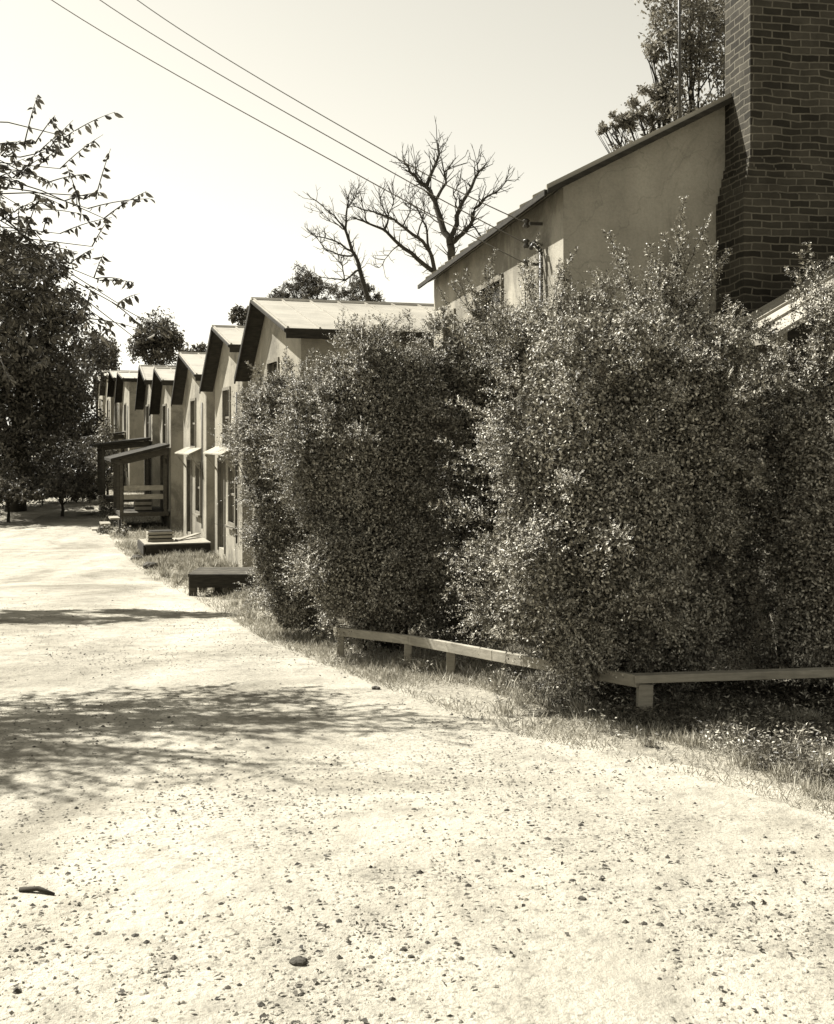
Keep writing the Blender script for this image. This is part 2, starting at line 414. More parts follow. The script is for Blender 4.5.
# ------------------------------------------------------------------ leafy things
def lobes_from(lst):  # (px,py,Y, rx(px), rz(px), ry(m))
    out = []
    for px, py, Y, rx, rz, ryy in lst:
        out.append((np.array(at(px, py, Y)), np.array([rx/F*Y, ryy, rz/F*Y])))
    return out
def sample_surface(lobes, n, inset=1.0):
    area = np.array([r[0]*r[2]+r[0]*r[1]+r[1]*r[2] for c, r in lobes]); pr = area/area.sum()
    P, N = [], []
    while len(P) < n:
        i = RNG.choice(len(lobes), p=pr); c, r = lobes[i]
        d = RNG.normal(size=3); d /= np.linalg.norm(d)
        k = .96 + .26*noise.noise(Vector(d*2.2)+Vector(c)) + .30*noise.noise(Vector(d*4.6)+Vector(c))
        p = c + d*r*k*inset
        if any(j != i and (((p-cc)/rr)**2).sum() < .72 for j, (cc, rr) in enumerate(lobes)): continue
        if p[2] < g(p[1])+.12: continue
        nn = d/r; P.append(p); N.append(nn/np.linalg.norm(nn))
    return np.array(P), np.array(N)
def shoots(P, N, ln, K, leaf, wid, up=.45, jit=.45, droop=.25):
    S = len(P); ln = np.broadcast_to(ln, S)
    D = norm(N*.8 + np.array([0, 0, up]) + RNG.normal(size=(S, 3))*jit)
    t = (np.arange(K)+.5)/K
    pos = P[:, None] + D[:, None]*(ln[:, None]*t)[..., None]
    pos[..., 2] -= droop*ln[:, None]*t**2
    ref = norm(RNG.normal(size=(S, 3))); sd = norm(np.cross(D, ref)); s2 = np.cross(D, sd)
    ang = np.where(np.arange(K) % 2 == 0, 0, math.pi)[None] + RNG.normal(size=(S, K))*.5
    side = sd[:, None]*np.cos(ang)[..., None] + s2[:, None]*np.sin(ang)[..., None]
    LD = norm(D[:, None]*.6 + side*.85 + RNG.normal(size=(S, K, 3))*.2)
    LN = norm(np.array([-.35, .05, .8]) + N[:, None]*.4 + RNG.normal(size=(S, K, 3))*.33)
    L = leaf*(.65+.6*RNG.random((S, K)))*(1.1-.5*t)[None]
    return pos.reshape(-1, 3), LD.reshape(-1, 3), LN.reshape(-1, 3), L.ravel(), (L*wid).ravel()
def cat(parts): return [np.concatenate(x) for x in zip(*parts)]

def bush(name, lobes, base, n, label, catg, leaf=.029, nint=9000, plumes=(), group=None, nst=9, mat='privet', ln=(.10, .25)):
    lobes = lobes_from(lobes); n = int(n*1.3); nint = int(nint*2.0)
    root = thing(name, base, label, catg, group)
    nc = max(40, n//48)
    Pc, Nc = sample_surface(lobes, nc, .90)
    idx = RNG.integers(0, nc, n); rad = (.06+.16*RNG.random(nc))[idx][:, None]
    off = norm(RNG.normal(size=(n, 3)) + Nc[idx]*.9 + np.array([0, 0, .5]))
    P = Pc[idx] + off*rad*RNG.random((n, 1))**.5
    N = norm(off + Nc[idx]*.7)
    lens = (ln[0]+(ln[1]-ln[0])*RNG.random(n)**1.5+.30*(RNG.random(n) > .93)*RNG.random(n))
    parts = [shoots(P, N, lens, 18, leaf, .5)]
    # interior fill
    for (cnt, lo_, hi_, k1) in ((nint, 0, .85, 1.5), (int(nint*4.6), .66, .90, 1.08)):
        vol = np.array([np.prod(q[1])**.75 for q in lobes])
        ii = RNG.choice(len(lobes), cnt, p=vol/vol.sum()); d = norm(RNG.normal(size=(cnt, 3)))*(lo_+(hi_-lo_)*RNG.random(cnt)**.6)[:, None]
        Cc = np.array([lobes[i][0] for i in ii]); RR = np.array([lobes[i][1] for i in ii]); Q = Cc+d*RR
        Q = Q[Q[:, 2] > np.interp(Q[:, 1], GY, GZ)+.12]; m = len(Q)
        parts.append((Q, norm(RNG.normal(size=(m, 3))), norm(RNG.normal(size=(m, 3))+np.array([0, 0, .5])), leaf*k1*(.7+.6*RNG.random(m)), np.full(m, leaf*.62)))
    st = MB()
    for (p0, p1, w_) in plumes:
        a = at(*p0); b = at(*p1); k = max(3, int(w_)); L = (b-a).length
        for q in range(k):
            bb = b + Vector(RNG.normal(size=3)*L*(.0 if q == 0 else .22)); bb = a.lerp(bb, 1 if q == 0 else random.uniform(.5, .9))
            aa = a + Vector(RNG.normal(size=3)*.06)
            m = int((bb-aa).length/.05)+3; t = np.linspace(0, 1, m)
            bow = Vector(RNG.normal(size=3)*.04)
            PP = np.array([aa.lerp(bb, x)+bow*math.sin(x*3.14) for x in t])
            st.tube([Vector(x) for x in PP], list(np.linspace(.004, .0015, m)), 4)
            dd = np.array((bb-aa).normalized())
            NN = norm(np.cross(RNG.normal(size=(m, 3)), dd)+dd*.7)
            parts.append(shoots(PP, NN, .14*(1.15-.8*t), 9, leaf, .5, up=.35, jit=.2, droop=.1))
            parts.append(shoots(PP, -NN+dd*1.2, .13*(1.15-.8*t), 9, leaf, .5, up=.35, jit=.2, droop=.1))
    fo = leaf_mesh('foliage', *[x for x in cat(parts)], M[mat], root)
    for q in range(nst):
        c, r = lobes[q % len(lobes)]; tgt = Vector(c + RNG.normal(size=3)*r*.35)
        b0 = Vector(base)+Vector((RNG.normal()*.1, RNG.normal()*.1, -.03)); mid = b0.lerp(tgt, .5)+Vector((RNG.normal()*.06, RNG.normal()*.06, .12))
        st.tube([b0, b0.lerp(mid, .5)+Vector((RNG.normal()*.03, 0, .03)), mid, tgt], [.022, .018, .013, .004], 6)
        for u in range(4):
            s0 = mid.lerp(tgt, random.random()); e = s0+Vector(RNG.normal(size=3)*np.array([.3, .3, .2])+np.array([0, 0, .25]))
            st.tube([s0, s0.lerp(e, .5)+Vector((0, 0, .04)), e], [.008, .005, .002], 5)
    st.build('stem', M['bark'], root)
    return root

GB = 'privet bushes behind the low rail'
def gpos(px, Y): return Vector(((px-CX)/F*Y, Y, g(Y)))
# D big bush
bush('privet_bush', [(630,456,8.6,118,150,1.0),(599,526,8.3,105,115,.95),(569,444,8.4,72,90,.9),(600,364,8.5,85,58,.85),(680,359,8.8,80,56,.8),
  (534,566,8.2,52,80,.7),(690,476,9.0,58,110,.6),(640,606,8.6,98,70,.8),(584,636,8.1,48,48,.5),(728,434,9.0,34,56,.4),(745,520,9.1,20,84,.3),(762,410,9.0,20,46,.25),(710,616,8.9,45,40,.5)],
  gpos(620, 8.8), 6800, 'largest tall privet bush with a feathery top plume, nearest behind the rail corner post', 'bush', nint=24000, group=GB, nst=14,
  plumes=[((668,310,8.8),(684,200,8.8),6),((675,310,8.8),(664,236,8.8),3),((640,310,8.8),(607,234,8.7),5),((690,300,8.9),(728,256,8.9),3),((655,300,8.8),(650,248,8.8),4),((560,320,8.8),(576,252,8.8),4),((712,300,8.9),(705,240,8.9),2),((530,320,8.8),(520,268,8.7),4),
          ((500,420,8.5),(448,404,8.4),3),((500,470,8.4),(440,440,8.3),3),((490,520,8.3),(432,505,8.3),3),((480,570,8.2),(440,556,8.1),3),((480,600,8.1),(446,596,8.0),2),((490,350,8.7),(452,330,8.7),3),((520,620,8.0),(474,640,7.9),3),((500,340,8.8),(470,290,8.8),4)])
# E right edge bush
bush('privet_bush', [(828,480,8.3,44,112,.5),(842,352,8.3,32,50,.45),(812,440,8.3,32,60,.35),(830,560,8.3,52,100,.5),(812,640,8.3,36,50,.4),(778,500,8.6,20,70,.25)],
  gpos(830, 8.3), 2300, 'privet bush at the right edge of the picture, beyond the largest one', 'bush', nint=9000, group=GB,
  plumes=[((812,330,8.3),(788,272,8.2),4),((820,320,8.3),(800,255,8.2),4),((805,360,8.2),(768,345,8.1),3),((826,320,8.3),(830,262,8.2),4)])
# C bush between, against the house
bush('privet_bush', [(490,361,11.4,58,48,.5),(455,391,11.6,46,52,.45),(535,351,11.0,44,44,.4),(460,540,12.0,62,120,.4),(500,460,12.0,60,90,.4)],
  gpos(480, 12.0), 3000, 'shaded privet bush between the two largest ones, pressed against the near house', 'bush', nint=12000, group=GB,
  plumes=[((490,310,11.4),(494,252,11.4),5),((450,330,11.6),(440,290,11.6),4),((530,300,11),(538,236,11),3),((555,310,10.9),(560,262,10.9),3),((470,310,11.4),(466,272,11.4),4)])
# B middle bush
bush('privet_bush', [(369,452,10.9,72,110,.7),(381,384,11,54,42,.55),(326,444,10.9,42,70,.5),(416,414,11.1,42,60,.5),(384,562,10.8,70,80,.6),(410,500,11.0,30,80,.4),(339,562,10.7,36,60,.4)],
  gpos(385, 11.0), 4300, 'middle privet bush with a rounded top, standing in front of the tin roofed house', 'bush', nint=14000, group=GB, nst=11,
  plumes=[((350,350,11),(343,312,11),4),((400,345,11),(408,312,11),4),((380,345,11),(372,318,11),3),((300,430,10.9),(284,408,10.9),3)])
# A left bush
bush('privet_bush', [(276,448,12.5,38,62,.5),(276,538,12.4,26,70,.4),(298,593,12.3,30,48,.4),(304,478,12.6,24,70,.4),(300,408,12.6,32,30,.4)],
  gpos(322, 12.4), 3000, 'leftmost and farthest privet bush, narrower towards its dark leaning stem', 'bush', nint=9000, group=GB, nst=12,
  plumes=[((265,390,12.5),(248,364,12.5),4),((285,380,12.5),(286,350,12.5),4),((305,380,12.6),(310,352,12.6),3),((240,450,12.4),(224,434,12.4),3)])

# ------------------------------------------------------------------ low rail fence
fp = [Vector((1.56, 7.5)), Vector((-.06, 9.8)), Vector((-.80, 10.7))]
RH = .27
root = thing('rail_fence', (1.56, 7.5, g(7.5)), 'low pale wooden rail on short posts in front of the bushes', 'fence')
def z_at(y): return g(y)
mb = MB(); a = Vector((1.48, 7.53, z_at(7.5)+RH+.005)); b = Vector((3.9, 7.75, z_at(7.5)+RH+.03))
mb.bar(a, b, .09, .055); mb.build('rail', M['wood_pale'], root, .004)
mb = MB(); mid = Vector((fp[0].x*.42+fp[1].x*.58, fp[0].y*.42+fp[1].y*.58, 0)); mid.z = z_at(mid.y)+RH-.01
s = Vector((fp[0].x-.05, fp[0].y+.02, z_at(7.5)+RH-.01)); e = Vector((fp[1].x, fp[1].y, z_at(fp[1].y)+RH))
mb.bar(s, mid, .045, .085); mb.build('rail', M['wood_pale'], root, .004)
mb = MB(); mb.bar(mid+(mid-s).normalized()*.004, e, .045, .085); mb.build('rail', M['wood_pale'], root, .004)
mb = MB(); e2 = Vector((fp[2].x, fp[2].y, z_at(fp[2].y)+RH-.02)); mb.bar(e+Vector((-.003,.003,0)), e2, .045, .08); mb.build('rail', M['wood_pale'], root, .004)
for (x, y, wd) in ((1.555, 7.56, .1), (.20+.08, 9.42, .075), (-.09, 9.86, .07), (-.75, 10.7, .07), (3.3, 7.78, .09)):
    mb = MB(); z0 = g(y)-.1; z1 = g(y)+RH-.03
    mb.bar((x, y, z0), (x+.012, y, z1), wd, wd*.9, Vector((0,1,0))); mb.build('post', M['wood_pale'], root, .006)

# ------------------------------------------------------------------ row houses
P0X = 4.5; DS = Vector((-.332, .943, 0)); DS.normalize(); DP = Vector((DS.y, -DS.x, 0))   # street dir, into-house dir
def SP(Y, t, z):   # Y along the row line, t metres into the lot (negative = toward street)
    return Vector((4.5-.352*Y, Y, z)) + DP*t
def wall_strips(mb, fn, y0, y1, base, topf, openings, t0, t1):
    ys = sorted(set([y0, y1]+[v for o in openings for v in o[:2]]+[a for a in topf[1] if y0 < a < y1]))
    for a, b in zip(ys[:-1], ys[1:]):
        m = (a+b)/2
        cuts = sorted([(o[2], o[3]) for o in openings if o[0] < m < o[1]])
        z = base
        segs = []
        for c0, c1 in cuts: segs.append((z, z, c0, c0)); z = c1
        segs.append((z, z, topf[0](a), topf[0](b)))
        for (za, zb, zc, zd) in segs:
            mb.hexa([fn(a,t0,za), fn(b,t0,zb), fn(b,t1,zb), fn(a,t1,za), fn(a,t0,zc), fn(b,t0,zd), fn(b,t1,zd), fn(a,t1,zc)])
def opening_parts(fn, root, o, kind, rnd=0):
    y0, y1, z0, z1 = o; f = .07
    mb = MB()
    def fr(a, b, c, d, t0=-.03, t1=.06): mb.hexa([fn(a,t0,c), fn(b,t0,c), fn(b,t1,c), fn(a,t1,c), fn(a,t0,d), fn(b,t0,d), fn(b,t1,d), fn(a,t1,d)])
    fr(y0-f, y0, z0-f, z1+f); fr(y1, y1+f, z0-f, z1+f); fr(y0, y1, z1, z1+f)
    if kind == 'window':
        fr(y0, y1, z0-f, z0); fr(y0-.1, y1+.1, z0-f-.06, z0-f-.002, -.09, .06)
        zm = (z0+z1)/2; fr(y0, y1, zm-.025, zm+.025, .03, .08)
        ym = (y0+y1)/2; fr(ym-.015, ym+.015, z0, zm-.025, .035, .075)
    w_ = mb.build(kind, M['trim'], root)
    mb = MB()
    mb.hexa([fn(y0,.10,z0), fn(y1,.10,z0), fn(y1,.12,z0), fn(y0,.12,z0), fn(y0,.10,z1), fn(y1,.10,z1), fn(y1,.12,z1), fn(y0,.12,z1)])
    p = mb.build('pane' if kind == 'window' else 'door_leaf', M['glass'] if kind == 'window' else M['wood'])
    p.parent = w_
    return w_
def seams(mb, fn, ya, za, yb, zb, t0, t1, step, h=.035):
    t = t0+.02
    while t < t1:
        mb.hexa([fn(ya,t,za), fn(yb,t,zb), fn(yb,t+.03,zb), fn(ya,t+.03,za), fn(ya,t,za+h), fn(yb,t,zb+h), fn(yb,t+.03,zb+h), fn(ya,t+.03,za+h)])
        t += step
rows = [ # nearY, apexY, farY, zn, za, zf, label
 (18.2,21.0,22.5,3.50,4.32,3.05,'gabled house with a wide bright tin roof, second from the near end'),
 (23.3,25.5,27.1,3.66,4.25,3.03,'third house of the row, tall stuccoed front with long upper window beside the far stoop'),
 (28.1,31.2,32.6,3.30,4.07,2.87,'fourth house of the row, sunlit gable front with a hood over its door'),
 (35.2,37.3,38.5,3.52,4.02,2.70,'fifth house of the row, with the nearer covered porch on its front'),
 (40.5,42.4,43.8,3.80,4.44,3.00,'sixth house of the row, with the farther covered porch on its front'),
 (50.0,53.0,54.2,4.38,4.80,3.60,'seventh house of the row, its long plain side wall showing across the gap'),
 (55.6,58.3,59.6,4.70,5.20,4.08,'eighth house of the row, small and distant with a pale roof'),
 (61.5,64.8,66.2,5.10,5.60,4.40,'ninth house of the row, far off just before the last one'),
 (68.5,71.7,73.2,5.20,5.75,4.60,'last and farthest house of the row, half lost behind the trees')]
for i, (yn, ya, yf, zn, za, zf, label) in enumerate(rows):
    dep = 7.5; base = min(g(yn), g(yf))-.15; gb = g((yn+yf)/2)
    oh = .31; fn0 = SP
    root = thing('row_house', SP((yn+yf)/2, 0, gb), label, 'house', 'stucco gabled houses in a row along the lane')
    if i == 0:   # turn a touch so the eave runs level in view
        fn = lambda y, t, z: SP(y, t+.04, z) + Vector((0, -.045*t, 0))
    else: fn = lambda y, t, z: SP(y, t+.04, z)
    wy0, wy1 = yn+.2, yf-.12
    def top(y, yn=yn, ya=ya, yf=yf, zn=zn, za=za, zf=zf):
        return float(np.interp(y, [yn, ya, yf], [zn, za, zf]))-.085
    c = (wy0+wy1)/2; W_ = wy1-wy0
    ops = []
    up = (c-.42+.1, c+.42+.1, gb+2.75, gb+4.0 if i else gb+4.15)
    ops.append(up)
    low = (wy0+W_*.22, wy0+W_*.22+.75, gb+1.0, gb+2.25); dr = (wy0+W_*.60, wy0+W_*.60+.85, gb+.28, gb+2.35)
    ops += [low, dr]
    mb = MB(); wall_strips(mb, fn, wy0, wy1, base, (top, [ya]), ops, 0, .16)
    # side and rear walls, interior floor dark box
    for (a, b) in ((wy0, wy0+.16), (wy1-.16, wy1)):
        mb.hexa([fn(a,.16,base), fn(b,.16,base), fn(b,dep,base), fn(a,dep,base), fn(a,.16,top(a)), fn(b,.16,top(b)), fn(b,dep,top(b)), fn(a,dep,top(a))])
    wall_strips(mb, fn, wy0+.16, wy1-.16, base, (top, [ya]), [], dep-.16, dep)
    mb.build('wall', M['stucco'], root)
    opening_parts(fn, root, up, 'window'); opening_parts(fn, root, low, 'window'); opening_parts(fn, root, dr, 'door')
    # roof
    th = .06
    mb = MB()
    def slab(y0, z0, y1, z1, t0=-oh, t1=dep+.25, th=th):
        mb.hexa([fn(y0,t0,z0-th), fn(y1,t0,z1-th), fn(y1,t1,z1-th), fn(y0,t1,z0-th), fn(y0,t0,z0), fn(y1,t0,z1), fn(y1,t1,z1), fn(y0,t1,z0)])
    slab(yn, zn, ya, za); slab(ya+.001, za, yf+.15, zf-.12)
    seams(mb, fn, yn, zn, ya, za, -oh, dep+.2, .55 if i == 0 else .5, .03)
    mb.hexa([fn(ya-.07,-oh-.01,za-.01), fn(ya+.07,-oh-.01,za-.03), fn(ya+.07,dep+.26,za-.03), fn(ya-.07,dep+.26,za-.01),
             fn(ya-.03,-oh-.01,za+.04), fn(ya+.03,-oh-.01,za+.04), fn(ya+.03,dep+.26,za+.04), fn(ya-.03,dep+.26,za+.04)])
    rf_ = mb.build('roof', M['roof'], root)
    # dark barge boards and soffit
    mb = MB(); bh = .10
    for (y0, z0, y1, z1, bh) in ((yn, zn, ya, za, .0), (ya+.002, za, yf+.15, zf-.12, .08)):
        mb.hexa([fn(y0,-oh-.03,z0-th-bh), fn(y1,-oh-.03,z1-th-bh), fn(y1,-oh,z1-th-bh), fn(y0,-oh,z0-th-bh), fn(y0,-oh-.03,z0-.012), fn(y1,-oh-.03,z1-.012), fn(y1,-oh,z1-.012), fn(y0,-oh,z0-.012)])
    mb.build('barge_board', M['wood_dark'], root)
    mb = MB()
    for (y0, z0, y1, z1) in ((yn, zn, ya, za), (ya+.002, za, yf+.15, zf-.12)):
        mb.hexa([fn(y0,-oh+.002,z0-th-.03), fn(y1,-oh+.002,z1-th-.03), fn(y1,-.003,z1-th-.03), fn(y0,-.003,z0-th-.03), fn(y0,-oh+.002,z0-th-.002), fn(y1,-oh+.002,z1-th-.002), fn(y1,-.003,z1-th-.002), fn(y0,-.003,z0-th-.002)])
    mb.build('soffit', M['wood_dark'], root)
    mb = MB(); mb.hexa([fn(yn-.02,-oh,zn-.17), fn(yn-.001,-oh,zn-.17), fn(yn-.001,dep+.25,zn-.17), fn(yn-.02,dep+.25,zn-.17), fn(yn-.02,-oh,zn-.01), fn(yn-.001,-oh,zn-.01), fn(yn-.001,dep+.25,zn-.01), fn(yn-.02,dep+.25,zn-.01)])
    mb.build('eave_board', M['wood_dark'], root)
    # chimney
    ct = 3.4 if i == 0 else 2.6
    if i in (0, 2, 3, 4, 5, 7):
        mb = MB(); cy = ya+.45; q = .28
        zc = za+.26
        ctt = ct+1.0 if i == 0 else ct
        p = [fn(cy-q,ctt-.35,za-.8), fn(cy+q,ctt-.35,za-.8), fn(cy+q,ctt+.35,za-.8), fn(cy-q,ctt+.35,za-.8)]
        mb.hexa(p+[v+Vector((0,0,.8+.2)) for v in p])
        pc = [fn(cy-q-.05,ctt-.42,zc-.058), fn(cy+q+.05,ctt-.42,zc-.058), fn(cy+q+.05,ctt+.42,zc-.058), fn(cy-q-.05,ctt+.42,zc-.058)]
        mb.hexa(pc+[v+Vector((0,0,.09)) for v in pc])
        ch = mb.build('chimney', M['brick']); ch.parent = rf_
    # hood over the door/window
    if i in (1, 2):
        mb = MB(); zh = gb+2.62
        mb.hexa([fn(low[0]-.15,-.34,zh-.10), fn(dr[1]+.2,-.34,zh-.10), fn(dr[1]+.2,-.003,zh+.06), fn(low[0]-.15,-.003,zh+.06),
                 fn(low[0]-.15,-.34,zh-.07), fn(dr[1]+.2,-.34,zh-.07), fn(dr[1]+.2,-.003,zh+.09), fn(low[0]-.15,-.003,zh+.09)])
        for yy in (low[0]-.1, dr[1]+.12):
            mb.bar(fn(yy,-.02,zh-.5), fn(yy,-.3,zh-.12), .04, .04)
        mb.build('door_hood', M['stucco_grey'], root)
    mb = MB()   # conduit down the near corner
    mb.tube([fn(wy0+.5,-.03,gb+.6), fn(wy0+.5,-.03,gb+3.9)], [.018, .018], 6)
    mb.build('downpipe', M['iron'], root)

# ------------------------------------------------------------------ porches, stoops
def sbox(mb, a, b, t0, t1, z0, z1):
    mb.hexa([SP(a,t0,z0), SP(b,t0,z0), SP(b,t1,z0), SP(a,t1,z0), SP(a,t0,z1), SP(b,t0,z1), SP(b,t1,z1), SP(a,t1,z1)])
def porch(y0, y1, t0, label, gz, zr0, zr1, fl=.55, rails=True):
    root = thing('porch', SP((y0+y1)/2, t0/2, gz), label, 'porch', 'covered wooden porches on the row')
    mb = MB(); mb.hexa([SP(y0,t0,gz+fl-.12), SP(y1,t0,gz+fl-.12), SP(y1,-.03,gz+fl-.12), SP(y0,-.03,gz+fl-.12), SP(y0,t0,gz+fl), SP(y1,t0,gz+fl), SP(y1,-.03,gz+fl), SP(y0,-.03,gz+fl)])
    mb.build('porch_floor', M['wood'], root)
    mb = MB(); mb.hexa([SP(y0,t0+.05,gz-.3), SP(y1,t0+.05,gz-.3), SP(y1,t0+.1,gz-.3), SP(y0,t0+.1,gz-.3), SP(y0,t0+.05,gz+fl-.121), SP(y1,t0+.05,gz+fl-.121), SP(y1,t0+.1,gz+fl-.121), SP(y0,t0+.1,gz+fl-.121)])
    mb.build('skirting', M['wood'], root)
    mb = MB(); a, b = y0-.25, y1+.2
    mb.hexa([SP(a,t0-.3,zr0-.09), SP(b,t0-.3,zr0-.09), SP(b,-.03,zr1-.09), SP(a,-.03,zr1-.09), SP(a,t0-.3,zr0), SP(b,t0-.3,zr0), SP(b,-.03,zr1), SP(a,-.03,zr1)])
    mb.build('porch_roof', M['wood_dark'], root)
    mb = MB(); mb.bar(SP(y0,t0+.04,zr0-.12), SP(y1,t0+.04,zr0-.12), .08, .16); mb.bar(SP(y0,t0+.08,zr0-.10), SP(y0,-.05,zr1-.22), .06, .2); mb.build('beam', M['wood'], root)
    for yy, tt in ((y0+.05, t0+.06), (y1-.05, t0+.06), ((y0+y1)/2, t0+.06), (y0+.05, -.12)):
        mb = MB(); mb.bar(SP(yy,tt,gz+fl), SP(yy,tt,zr0-.18), .1, .1, Vector((0,1,0))); mb.build('post', M['wood'], root)
    if rails:
        for zz in (.5, .78):
            mb = MB(); mb.bar(SP(y0+.03,t0+.12,gz+fl+zz), SP(y0+.03,-.2,gz+fl+zz), .04, .16); mb.build('rail', M['wood_pale'], root)
    for k in range(3):
        mb = MB(); z = gz+fl-.17*(k+1); t = t0-.28*(k+1)
        mb.hexa([SP(y0+.2,t,z-.05), SP(y0+1.1,t,z-.05), SP(y0+1.1,t+.3,z-.05), SP(y0+.2,t+.3,z-.05), SP(y0+.2,t,z), SP(y0+1.1,t,z), SP(y0+1.1,t+.3,z), SP(y0+.2,t+.3,z)])
        mb.build('step', M['wood_pale'], root)
    return root
porch(33.2+2.2, 38.2, -1.55, 'nearer dark timber porch with lean-to roof, boarded railing and pale steps', g(36.5), 1.02, 1.48)
porch(40.8, 43.6, -1.75, 'farther dark timber porch, its lean-to roof just above the nearer one', g(42), 1.42, 1.68, rails=False)
porch(52.0, 54.5, -1.6, 'most distant dark porch, under the trees at the far end of the row', g(53), 1.7, 1.95, rails=False)

def box_between(mb, x0, x1, y0, y1, z0, z1):
    mb.hexa([(x0,y0,z0),(x1,y0,z0),(x1,y1,z0),(x0,y1,z0),(x0,y0,z1),(x1,y0,z1),(x1,y1,z1),(x0,y1,z1)])
root = thing('crate', SP(36.4, -.8, g(36.5)+.553), 'dark crate sitting on the floor of the nearer porch', 'crate')
mb = MB(); sbox(mb, 36.2, 36.7, -1.0, -.5, g(36.5)+.553, g(36.5)+.9); mb.build('crate_body', M['wood'], root)
for k in range(2):
    mb = MB(); sbox(mb, 36.17, 36.197, -1.02, -.48, g(36.5)+.58+k*.16, g(36.5)+.68+k*.16); mb.build('slat', M['wood_pale'], root)
# near stoop
gz = g(18.4)
root = thing('wooden_stoop', (-3.2, 18.5, gz), 'near dark wooden stoop, open underneath, on the grass left of the bushes', 'stoop')
mb = MB(); 
for k in range(4): box_between(mb, -3.76, -2.6, 18.05+k*.24, 18.27+k*.24, gz+.34, gz+.39)
mb.build('deck', M['wood'], root, .004)
mb = MB(); box_between(mb, -3.72, -2.62, 18.0, 18.045, gz+.17, gz+.385); mb.build('apron', M['wood_dark'], root)
for x, y in ((-3.68, 18.08), (-3.68, 18.9), (-2.68, 18.08), (-2.68, 18.9), (-3.3, 18.3)):
    mb = MB(); box_between(mb, x-.06, x+.06, y-.05, y+.05, gz-.1, gz+.338); mb.build('leg', M['wood'], root)
# far stoop
gz = g(27)
root = thing('wooden_stoop', SP(27, -.9, gz), 'farther low wooden stoop with pale deck and clutter on it', 'stoop')
SA = 27.3; SZ = .34; ST = -1.6
mb = MB()
for k in range(4): sbox(mb, SA+k*.36, SA+.34+k*.36, ST, -.0, gz+SZ-.05, gz+SZ)
mb.build('deck', M['wood_pale'], root)
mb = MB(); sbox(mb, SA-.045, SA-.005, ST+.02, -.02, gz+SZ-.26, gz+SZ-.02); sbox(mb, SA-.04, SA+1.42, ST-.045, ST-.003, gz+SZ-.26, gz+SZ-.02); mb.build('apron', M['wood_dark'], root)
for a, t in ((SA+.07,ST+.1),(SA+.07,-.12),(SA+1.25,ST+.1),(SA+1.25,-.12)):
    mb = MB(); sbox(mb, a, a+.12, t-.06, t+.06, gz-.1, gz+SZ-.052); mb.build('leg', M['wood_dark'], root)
cz = gz+SZ+.003; ca = SA+.5
root = thing('crate', SP(ca, -1.15, cz), 'slatted wooden crate standing on the farther stoop', 'crate')
mb = MB(); sbox(mb, ca+.03, ca+.42, -1.42, -.88, cz, cz+.26); mb.build('crate_body', M['wood_dark'], root)
for k in range(3):
    mb = MB(); sbox(mb, ca, ca+.028, -1.45, -.85, cz+k*.09, cz+k*.09+.06); sbox(mb, ca, ca+.45, -1.48, -1.452, cz+k*.09, cz+k*.09+.06); mb.build('slat', M['wood_pale'], root)
root = thing('plank', SP(ca+.3, -.4, cz), 'loose board lying across the farther stoop beside the crate', 'board')
mb = MB(); mb.bar(SP(ca+.1,-.75,cz+.02), SP(ca+.9,-.1,cz+.10), .14, .025); mb.build('board', M['wood_pale'], root)

# ------------------------------------------------------------------ near house
D1 = Vector((-.179, .984, 0)).normalized(); E1 = Vector((D1.y, -D1.x, 0))   # along street, into gable width
NC = Vector((1.49, 11.2, 0)); LEN = 6.6; WID = 4.3; AP = 2.05
GB1 = g(12)-.25
def H1(s, t, z): return NC + D1*s + E1*t + Vector((0, 0, z))   # s along street, t to the right
ZE = CAMZ+2.61; PITCH = .52; ZA = ZE+PITCH*AP
root = thing('stucco_house', H1(LEN/2, AP, g(13)), 'nearest house, tall grey stucco gable with brick chimney rising behind the bushes', 'house')
def top1(t): return ZE+PITCH*(AP-abs(t-AP))-.06
fnS = lambda s, d, z: H1(s, d, z)           # street wall: run along s, depth t
fnG = lambda t, d, z: H1(d, t, z)           # gable wall: run along t, depth s
mb = MB()
wops = [(2.45, 3.75, GB1+3.0, GB1+4.42), (5.2, 5.9, GB1+3.1, GB1+4.3), (2.0, 2.9, GB1+1.0, GB1+2.4), (4.1, 5.0, GB1+.4, GB1+2.5)]
wall_strips(mb, fnS, .18, LEN, GB1-.3, (lambda s: ZE-.06, []), wops, 0, .18)
wall_strips(mb, fnG, 0, WID, GB1-.3, (top1, [AP]), [], 0, .18)
wall_strips(mb, fnG, 0, WID, GB1-.3, (top1, [AP]), [], LEN+.001, LEN+.18)
wall_strips(mb, fnS, .18, LEN, GB1-.3, (lambda s: ZE-.06, []), [], WID-.18, WID)
mb.build('wall', M['stucco_grey'], root)
for o in wops[:3]: opening_parts(fnS, root, o, 'window')
opening_parts(fnS, root, wops[3], 'door')
